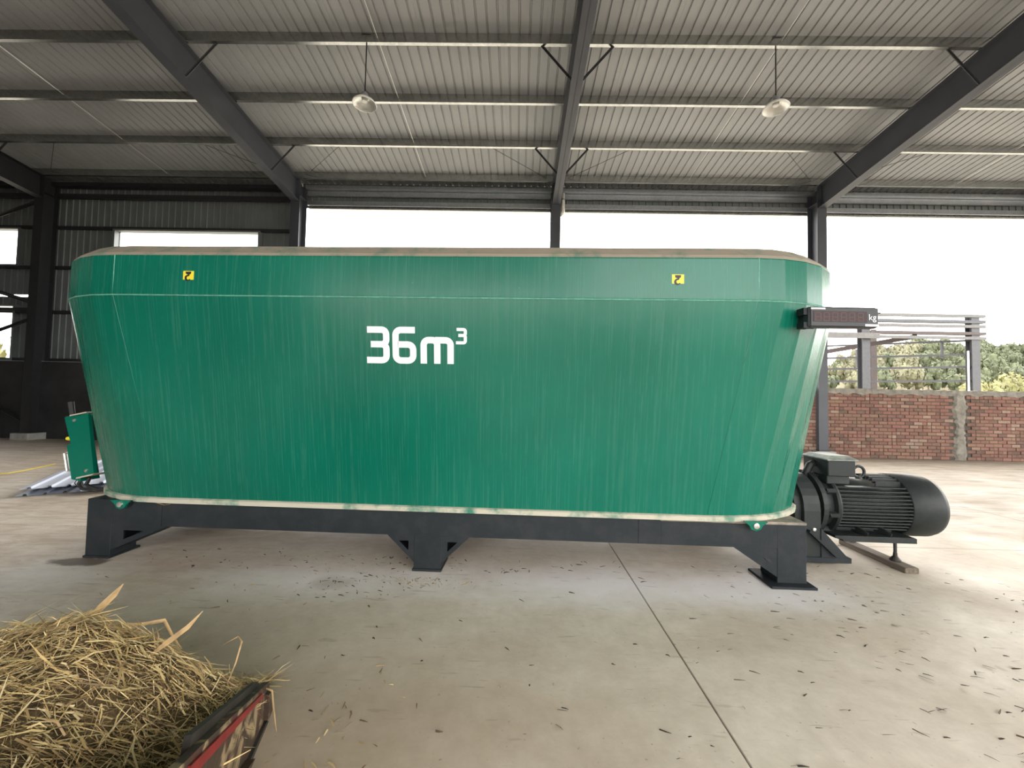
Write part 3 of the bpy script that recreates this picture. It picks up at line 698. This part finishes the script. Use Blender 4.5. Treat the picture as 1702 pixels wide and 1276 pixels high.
for side in (-1, 1):
    for i in range(13):
        z = -.20 + i * .0335; yin = math.sqrt(max(.262 ** 2 - z * z, 0)); yout = math.sqrt(max(.303 ** 2 - z * z, 0)) if abs(z) < .29 else yin
        a, b = sorted((side * (yin - .02), side * yout)); MB().box(-.425, .275, a, b, ZM + z - .006, ZM + z + .006).build('cooling_fin', 'motor', body)
for i in range(9):
    y = -.16 + i * .04; zi = math.sqrt(.262 ** 2 - y * y); zo = math.sqrt(.303 ** 2 - y * y); MB().box(.02, .275, y - .005, y + .005, ZM + zi - .02, ZM + zo).build('cooling_fin', 'motor', body)
MB().lathe([(.26, .302), (.265, .312), (.56, .312), (.60, .300), (.612, .27), (.614, .2)], (0, 0, ZM), 'x', 48).build('fan_cover', 'motor', mo, True)
tb = MB().cbox(-.50, -.235, -.245, .12, .845, 1.0, .006).build('terminal_box', 'motor', mo)
MB().cbox(-.48, -.26, -.20, .10, .76, .85, .006).build('pedestal', 'motor', tb)
MB().loft([[(-.515 + i, -.26 + i, z), (-.22 - i, -.26 + i, z), (-.22 - i, .135 - i, z), (-.515 + i, .135 - i, z)] for z, i in ((1.0, 0), (1.012, 0), (1.045, .05))], True, True).build('lid', 'motorlid', tb, label='dusty pale lid')
MB().tube([(-.50, -.05, .95), (-.56, -.07, .93), (-.60, -.06, .83), (-.58, -.02, .74)], .035, 10).build('cable', 'black', mo, True)
rg = [(-.15 + .055 * math.cos(a), -.17, .885 + .055 * math.sin(a)) for a in [2 * PI * i / 20 for i in range(21)]]
MB().tube(rg, .014, 8, False).build('eye_bolt', 'motor', mo, True); MB().lathe([(-.07, .03), (-.045, .02)], (-.15, -.17, .885), 'z', 12).build('eye_collar', 'motor', mo)
mp = MB().prism([(-.50, .29), (-.50, .265), (-.43, .255), (-.42, .235), (.26, .235), (.26, .28), (.24, .29)], -.33, .33, 'y').build('base_plate', 'motor', mo)
for xx in (-.24, -.02):
    for s in (-1, 1): MB().bar((xx, s * .20, .345), (xx + .05, s * .315, .285), .012, .085, (0, s, 1)).build('foot', 'motor', mo)
mb = MB().box(-.36, .18, -.15, .15, .285, .34).build('saddle', 'motor', mo)
for s in (-.28, .26):
    MB().tube([(.10, s, .11), (.10, s, .245)], .014, 10).build('levelling_screw', 'zinc' if False else 'steeld', mo); MB().lathe([(.052, .045), (.065, .045), (.10, .018), (.13, .016)], (.10, s, 0), 'z', 14).build('levelling_foot', 'blade', mo)
tag(mo, 'dark grey finned electric motor at the right end of the green mixer', 'motor')
tm = MB().cbox(3.64, 3.77, 3.84, 4.62, 0, .052, .006).build('timber_batten', 'wood'); tag(tm, 'weathered timber batten on the floor under the motor feet', 'timber')

# ------------------------------------------------------------------ sheets lying on the floor at the left
for i in range(4):
    o = link('loose_sheet', sheet_mesh('loose_sheet', 'sheetnew', 3.2 - .1 * i, sheet_profile(4, .2, .05, .025, .028)))
    o.location = (-7.12 + .005 * i + .62 * (i % 2), 5.66 + .12 * (i % 2) + .02 * i, .006 + .045 * i - (.0 if i else 0)); o.rotation_euler = (0, 0, .62)
    tag(o, ['lowest pale ribbed sheet lying on the floor left of the mixer', 'second pale ribbed sheet on the floor, partly behind the mixer leg', 'third pale ribbed sheet on the floor pile left of the mixer', 'topmost pale ribbed sheet on the floor pile left of the mixer'][i], 'metal sheet', 'loose sheets on the floor')
tag(MB().tube([(-10.3, 6.0, .008), (-9.7, 6.5, .008), (-9.2, 7.2, .008), (-9.3, 7.6, .008), (-9.5, 8.2, .008)], .008, 6).build('cord', 'yellow'), 'thin pale cord lying on the floor beside the ribbed sheets', 'cord')

# ------------------------------------------------------------------ loader bucket and straw
O = Vector((-1.195, 1.989, 0)); e1 = Vector((-.963, -.268, 0)); e2 = Vector((.268, -.963, 0)); up = Vector((0, 0, 1))
def W(a, b, z): return tuple(O + e1 * a + e2 * b + up * z)
bk = empty('loader_bucket', tuple(O))
def bput(mb, name, mat, label=None):
    o = mb.build(name, mat, bk, False, label); o.matrix_parent_inverse = Matrix.Translation(-O); return o
def plate(poly, a0, a1):   # polygon in (b, z), thickness along e1
    r0 = [W(a0, b, z) for b, z in poly]; r1 = [W(a1, b, z) for b, z in poly]; return MB().loft([r0, r1], True, True)
bput(plate([(0, .0), (.02, .16), (.10, .19), (.70, .42), (1.2, .60), (1.2, .02)], -.02, .012), 'side_plate', 'bucket', 'worn red side plate caked with mud')
bput(plate([(.05, .175), (.095, .215), (.70, .455), (.72, .395), (.10, .14)], .012, .035), 'side_blade', 'blade', 'dark steel wear blade')
bput(plate([(.13, .165), (.15, .192), (.80, .435), (.80, .395)], -.030, -.018), 'edge_bead', 'redp', 'bright red painted bead')
bput(plate([(.06, .0), (.08, .02), (1.2, .03), (1.2, .0)], -.035, 2.3), 'floor_plate', 'blade')
bput(plate([(.02, .03), (.04, .13), (.10, .15), (.09, .03)], -.042, -.018), 'corner_guard', 'bucket')
bput(plate([(0.3, .03), (.9, .03), (.9, .10), (.45, .085)], -.055, -.018), 'skid_plate', 'bucket')
bput(plate([(0, .0), (.02, .16), (.70, .42), (1.2, .60), (1.2, .02)], 2.29, 2.32), 'side_plate', 'bucket')
bput(plate([(1.18, 0), (1.18, .75), (1.21, .75), (1.21, 0)], -.02, 2.32), 'back_plate', 'bucket')
tag(bk, 'worn red loader bucket full of straw in the lower left corner', 'bucket')
def sstep(a, b, x):
    t = max(0, min(1, (x - a) / (b - a))); return t * t * (3 - 2 * t)
from mathutils import noise as mn
def heap(a, b):
    n = mn.noise(Vector((a * 2.3, b * 2.3, 1.7))) * .05 + mn.noise(Vector((a * 7, b * 7, 4))) * .022
    h = .18 + .40 * sstep(-.02, .75, a) + .02 * math.sin(a * 4)
    h -= .05 * sstep(.35, 1.1, b)
    front = sstep(-.36 + .1 * math.sin(a * 5), .14, b)
    return max(.0, (h + n) * front)
hm = MB(); NA, NB = 60, 48
for i in range(NA + 1):
    for j in range(NB + 1):
        a = .03 + 2.24 * i / NA; b = -.36 + 1.5 * j / NB; hm.v.append(W(a, b, max(.034, heap(a, b) - .02) if b > .07 else heap(a, b) - .03))
for i in range(NA):
    for j in range(NB): q = i * (NB + 1) + j; hm.f.append((q, q + 1, q + NB + 2, q + NB + 1))
hp = hm.build('straw_heap', 'mound', None, True)
tag(hp, 'tangled heap of dry straw piled in the red loader bucket', 'straw', None, 'stuff')
cols = [(.46, .33, .14), (.58, .44, .21), (.36, .25, .10), (.27, .18, .075), (.50, .40, .20), (.66, .53, .30), (.17, .115, .055), (.44, .34, .15), (.36, .24, .12)]
def blades(n, gen, name, mat, parent):
    mb = MB(); cl = []
    for _ in range(n):
        p, d, ln, wdt, bend, cc = gen()
        d = d.normalized(); sd_ = d.cross(Vector((random.uniform(-1, 1), random.uniform(-1, 1), 1.2))).normalized() * wdt / 2
        q1 = p + d * ln * .5 + bend * .5; q2 = p + d * ln + bend * random.uniform(-.6, 1)
        mb.add([p - sd_, p + sd_, q1 + sd_, q1 - sd_, q2 + sd_ * .3, q2 - sd_ * .3], [(0, 1, 2, 3), (3, 2, 4, 5)]); cl += [cc] * 2
    o = mb.build(name, mat, parent); ca = o.data.color_attributes.new('col', 'FLOAT_COLOR', 'CORNER'); k = 0
    for f, cc in zip(o.data.polygons, cl):
        for li in f.loop_indices: ca.data[li].color = (*cc, 1)
    return o
def g_straw():
    while True:
        a = random.uniform(.02, 1.9); b = random.uniform(-.30, 1.0)
        if heap(a, b) > .03: break
    z = heap(a, b) + random.uniform(-.015, .018)
    p = Vector(W(a, b, z)); th = random.gauss(.75, .75); d = Vector((math.cos(th), math.sin(th), random.gauss(0, .28))) * random.choice((-1, 1))
    gx_ = (heap(a + .03, b) - heap(a - .03, b)) / .06; gy_ = (heap(a, b + .03) - heap(a, b - .03)) / .06
    d.z += gx_ * d.dot(e1) + gy_ * d.dot(e2)
    ln = random.choice((.03, .05, .06, .08, .10, .14)) * random.uniform(.8, 1.3); cc = random.choice(cols); f = random.uniform(.85, 1.4)
    return p, d, ln, random.choice((.002, .003, .003, .004, .006)), Vector((random.gauss(0, .012), random.gauss(0, .012), random.gauss(.002, .012))), tuple(c * f for c in cc)
sb = blades(17000, g_straw, 'straw_blades', 'straw', hp); sb['kind'] = 'stuff'
# large dry leaves and stems standing out of the heap
def leaf(pts, wdt, name='dry_leaf', mat='leafdry'):
    pts = [Vector(p) for p in pts]; mb = MB(); rings = []; n = len(pts)
    for i, p in enumerate(pts):
        d = (pts[min(i + 1, n - 1)] - pts[max(i - 1, 0)]).normalized(); s = d.cross(Vector((.3, -.9, .2))).normalized(); t = i / (n - 1); ww = wdt * (math.sin(PI * (.12 + .86 * t)) * .5 + .02); nn = s.cross(d)
        rings.append([tuple(p - s * ww), tuple(p + nn * ww * .35), tuple(p + s * ww), tuple(p + nn * (ww * .35 - .0015))])
    return mb.loft(rings, True, True).build(name, mat)
def onray(px, py, dist):   # a point in the place along one line of sight, used once to measure positions
    r = R_ * ((px - 851) / 666.8) + U_ * ((638 - py) / 666.8) + F_; return Vector((0, 0, 1.55)) + r * dist
LV = [([(-1.92, 1.82, .50), (-1.88, 1.84, .56), (-1.84, 1.86, .61), (-1.81, 1.87, .655)], .030, 'upright pointed dry brown leaf standing highest on the straw heap'),
      ([(-1.52, 1.70, .44), (-1.46, 1.73, .49), (-1.41, 1.76, .53), (-1.37, 1.79, .585)], .022, 'pale tan pointed leaf sticking out right of the tallest leaf'),
      ([(-1.80, 1.78, .52), (-1.68, 1.82, .50), (-1.60, 1.86, .50), (-1.54, 1.84, .44), (-1.48, 1.82, .40)], .016, 'bent brown leaf arching over the back edge of the straw heap'),
      ([(-1.24, 1.78, .28), (-1.22, 1.80, .36), (-1.21, 1.82, .44), (-1.24, 1.84, .45), (-1.31, 1.84, .41)], .007, 'thin bent straw stem sticking up beside the bucket blade'),
      ([(-1.19, 1.93, .17), (-1.13, 1.93, .15), (-1.10, 1.90, .08), (-1.06, 1.86, .02)], .010, 'curled straw stem hanging off the bucket corner')]
for pts, wdt, lab in LV: tag(leaf(pts, wdt), lab, 'leaf', 'large leaves on the straw heap')
# loose bits on the floor
spots = [(4.15, 2.75, .30, .09, 120, 'd'), (3.0, 2.25, .9, .45, 170, 'd'), (1.6, 1.6, .07, .04, 30, 'd'), (-.75, 3.40, .22, .05, 70, 'l'), (-1.35, 3.35, .25, .14, 60, 'd'), (.9, 2.2, 2.4, .9, 130, 'd'), (-2.4, 3.1, .8, .25, 50, 'l'), (-.85, 1.95, .13, .2, 36, 'l'), (4.2, 3.3, .2, .06, 30, 'd'), (2.6, 3.3, .5, .3, 50, 'd'), (1.2, 3.75, 2.5, .12, 90, 'd'), (-1.6, 3.8, 1.2, .12, 90, 'd')]
lst = [s for s in spots for _ in range(s[4])]; it = iter(lst)
def g_deb():
    cx, cy, sx, sy, _, k = next(it); p = Vector((random.gauss(cx, sx), random.gauss(cy, sy), .004)); th = random.gauss(-.5, .6) if k == 'd' else random.uniform(0, 6.3)
    cc = random.choice(((.05, .036, .024), (.08, .055, .03), (.03, .024, .018))) if k == 'd' else random.choice(((.5, .38, .2), (.36, .26, .13), (.2, .13, .07)))
    return p, Vector((math.cos(th), math.sin(th), .03)), random.uniform(.015, .065), random.uniform(.004, .009), Vector((random.gauss(0, .004), random.gauss(0, .004), .003)), cc
db = blades(len(lst), g_deb, 'floor_straw', 'debris', None); tag(db, 'small dark straw bits scattered over the concrete floor', 'straw', None, 'stuff')

# ------------------------------------------------------------------ neighbouring open steel frame outside
os_ = empty('steel_shed_frame', (25.5, 26, 0))
def oput(mb, name, mat):
    o = mb.build(name, mat, os_); o.matrix_parent_inverse = Matrix.Translation((-25.5, -26, 0)); return o
def opost(x, y, z, wd, mat, name='post'):
    mb = MB(); mb.box(x - wd / 2, x + wd / 2, y - .2, y - .18, -.1, z); mb.box(x - wd / 2, x + wd / 2, y + .18, y + .2, -.1, z); mb.box(x - .01, x + .01, y - .18, y + .18, -.1, z); oput(mb, name, mat)
opost(29.1, 26, 7.5, .50, 'oshed'); opost(22.2, 26, 7.1, .50, 'oshed'); opost(26.2, 30, 7.2, .42, 'oshedr'); opost(14.5, 26, 7.1, .5, 'oshed')
for z, d, mat in ((7.42, .16, 'orail'), (7.05, .30, 'oshed'), (6.75, .14, 'orail'), (6.3, .35, 'oshedr'), (6.0, .10, 'orail')):
    oput(MB().box(23.0, 29.7, 25.75, 25.75 + d, z - .09, z + .09), 'eave_rail', mat)
oput(MB().box(12, 22.9, 25.6, 25.74, 5.85, 6.2), 'eave_rail', 'orail')
for a, b in (((29.1, 26.1, 5.9), (20.5, 31, 5.9)), ((29.1, 26.1, 5.0), (19.5, 31.5, 5.0)), ((29.1, 26.1, 4.2), (19.5, 31.5, 4.2)), ((29.1, 26.1, 3.3), (19.5, 31.5, 3.3))):
    oput(MB().bar(a, b, .07, .12), 'side_rail', 'oshed')
oput(MB().bar((25.6, 26, 6.1), (19.5, 28, 4.9), .10, .28), 'roof_beam', 'oshedr')
for x, y, z0_, z1_ in ((24.2, 28.9, 4.3, 5.6), (28.0, 26.8, 4.8, 5.9)): oput(MB().box(x - .06, x + .06, y - .05, y + .05, z0_, z1_), 'hanger', 'oshed')
oput(MB().tube([(28.7, 25.9, 0), (28.7, 25.9, 5.2)], .05, 8), 'conduit', 'pvc')
tag(os_, 'unfinished open steel shed frame beyond the brick wall', 'shed')

# ------------------------------------------------------------------ hill and trees
hl = MB(); nx, ny = 50, 18
def hillz(x, y):
    u = x / max(y, 1); r = max(0, (y - 55) / 85.0); prof = 3.5 + 15.5 * sstep(.55, 1.15, u) + 2 * math.sin(u * 9)
    return -.1 + prof * sstep(0, 1, r) 
for i in range(nx + 1):
    for j in range(ny + 1):
        y = 50 + 130 * j / ny; u = -.9 + 3.0 * i / nx; hl.v.append((u * y, y, hillz(u * y, y)))
for i in range(nx):
    for j in range(ny): q = i * (ny + 1) + j; hl.f.append((q, q + ny + 1, q + ny + 2, q + 1))
struct(hl.build('hillside', 'hill', None, True))
def crown_mesh(seed, mat, flat=1.0, n=420):
    rg_ = random.Random(seed); mb = MB(); blobs = [(Vector((rg_.uniform(-.5, .5), rg_.uniform(-.5, .5), rg_.uniform(.45, 1.0) * flat)), rg_.uniform(.28, .5)) for _ in range(9)]
    for _ in range(n):
        c, r = rg_.choice(blobs); v = Vector((rg_.gauss(0, 1), rg_.gauss(0, 1), rg_.gauss(0, 1))).normalized(); p = c + v * r * rg_.uniform(.7, 1.05)
        a = Vector((rg_.gauss(0, 1), rg_.gauss(0, 1), rg_.gauss(0, 1))).normalized(); b = a.cross(v).normalized(); s = rg_.uniform(.05, .11)
        mb.add([p + a * s, p + b * s, p - a * s, p - b * s], [(0, 1, 2, 3)])
    for c, r in blobs:
        r *= .8; mb.lathe([(-r, .02), (-r * .7, r * .7), (0, r), (r * .7, r * .7), (r, .02)], tuple(c), 'z', 8)
    return mb.mesh('crown', mat)
trunk_me = MB().tube([(0, 0, 0), (.02, .01, .45), (0, 0, .8)], [.05, .04, .02], 6).mesh('trunk', 'bark')
kinds = {'d': [crown_mesh(s, 'fgreen') for s in (1, 2, 3)], 'y': [crown_mesh(s, 'fyel') for s in (4, 5)], 'o': [crown_mesh(s, 'folive', 1.1) for s in (6, 7, 8)]}
tl = {'d': ('dark green tree on the wooded hill beyond the brick wall', 'dark trees on the hill'), 'y': ('yellow-green leafy tree standing just beyond the brick wall at the right', 'yellow-green trees beyond the wall'), 'o': ('pale olive tree on the hillside behind the steel shed frame', 'olive trees on the hillside')}
rt_ = random.Random(21)
def tree(x, y, h, k):
    t = empty('tree', (x, y, hillz(x, y) - .2 if y > 50 else -.1), rt_.uniform(0, 6.28)); wd_ = h * rt_.uniform(.34, .42)
    c = link('crown', rt_.choice(kinds[k]), t); c.scale = (wd_, wd_, h * .72)
    c.location = (0, 0, h * .10); b = link('trunk', trunk_me, t); b.scale = (h * .5, h * .5, h * .9)
    tag(t, tl[k][0], 'tree', tl[k][1])
placed = []
def free(x, y, r): return all((x - a) ** 2 + (y - b) ** 2 > (r + c) ** 2 for a, b, c in placed)
n_ = 0
while n_ < 2600:
    n_ += 1
    y = rt_.uniform(75, 150); u = rt_.uniform(1.0, 1.42) if rt_.random() < .6 else rt_.uniform(.66, 1.02); h = rt_.uniform(4.5, 7.5); r = h * .40
    if free(u * y, y, r): placed.append((u * y, y, r)); tree(u * y, y, h, 'd' if (u > .98 or rt_.random() < .25) else 'o')
for u, y, h in ((1.15, 52, 5.0), (1.23, 51, 5.6), (1.31, 52, 6.0), (1.40, 51, 5.8), (1.18, 58, 5.6), (1.26, 58, 6.4), (1.34, 59, 6.6), (1.12, 66, 5.6), (1.21, 66, 6.6), (1.29, 66, 7)): tree(u * y, y, h, 'y')
for i in range(13): tree((.66 + .035 * i) * 68, 68 + rt_.uniform(-2, 2), rt_.uniform(2.4, 3.3), 'o')
for x, y, h in ((-62, 44, 9), (-70, 46, 10), (-54, 44, 8)): tree(x, y, h, 'y')
for o in bpy.data.objects:
    if o.name.startswith('tree') and o.location.x < 0: o['label'] = 'yellow-green tree outside the left wall openings'; o['group'] = 'trees left of the shed'
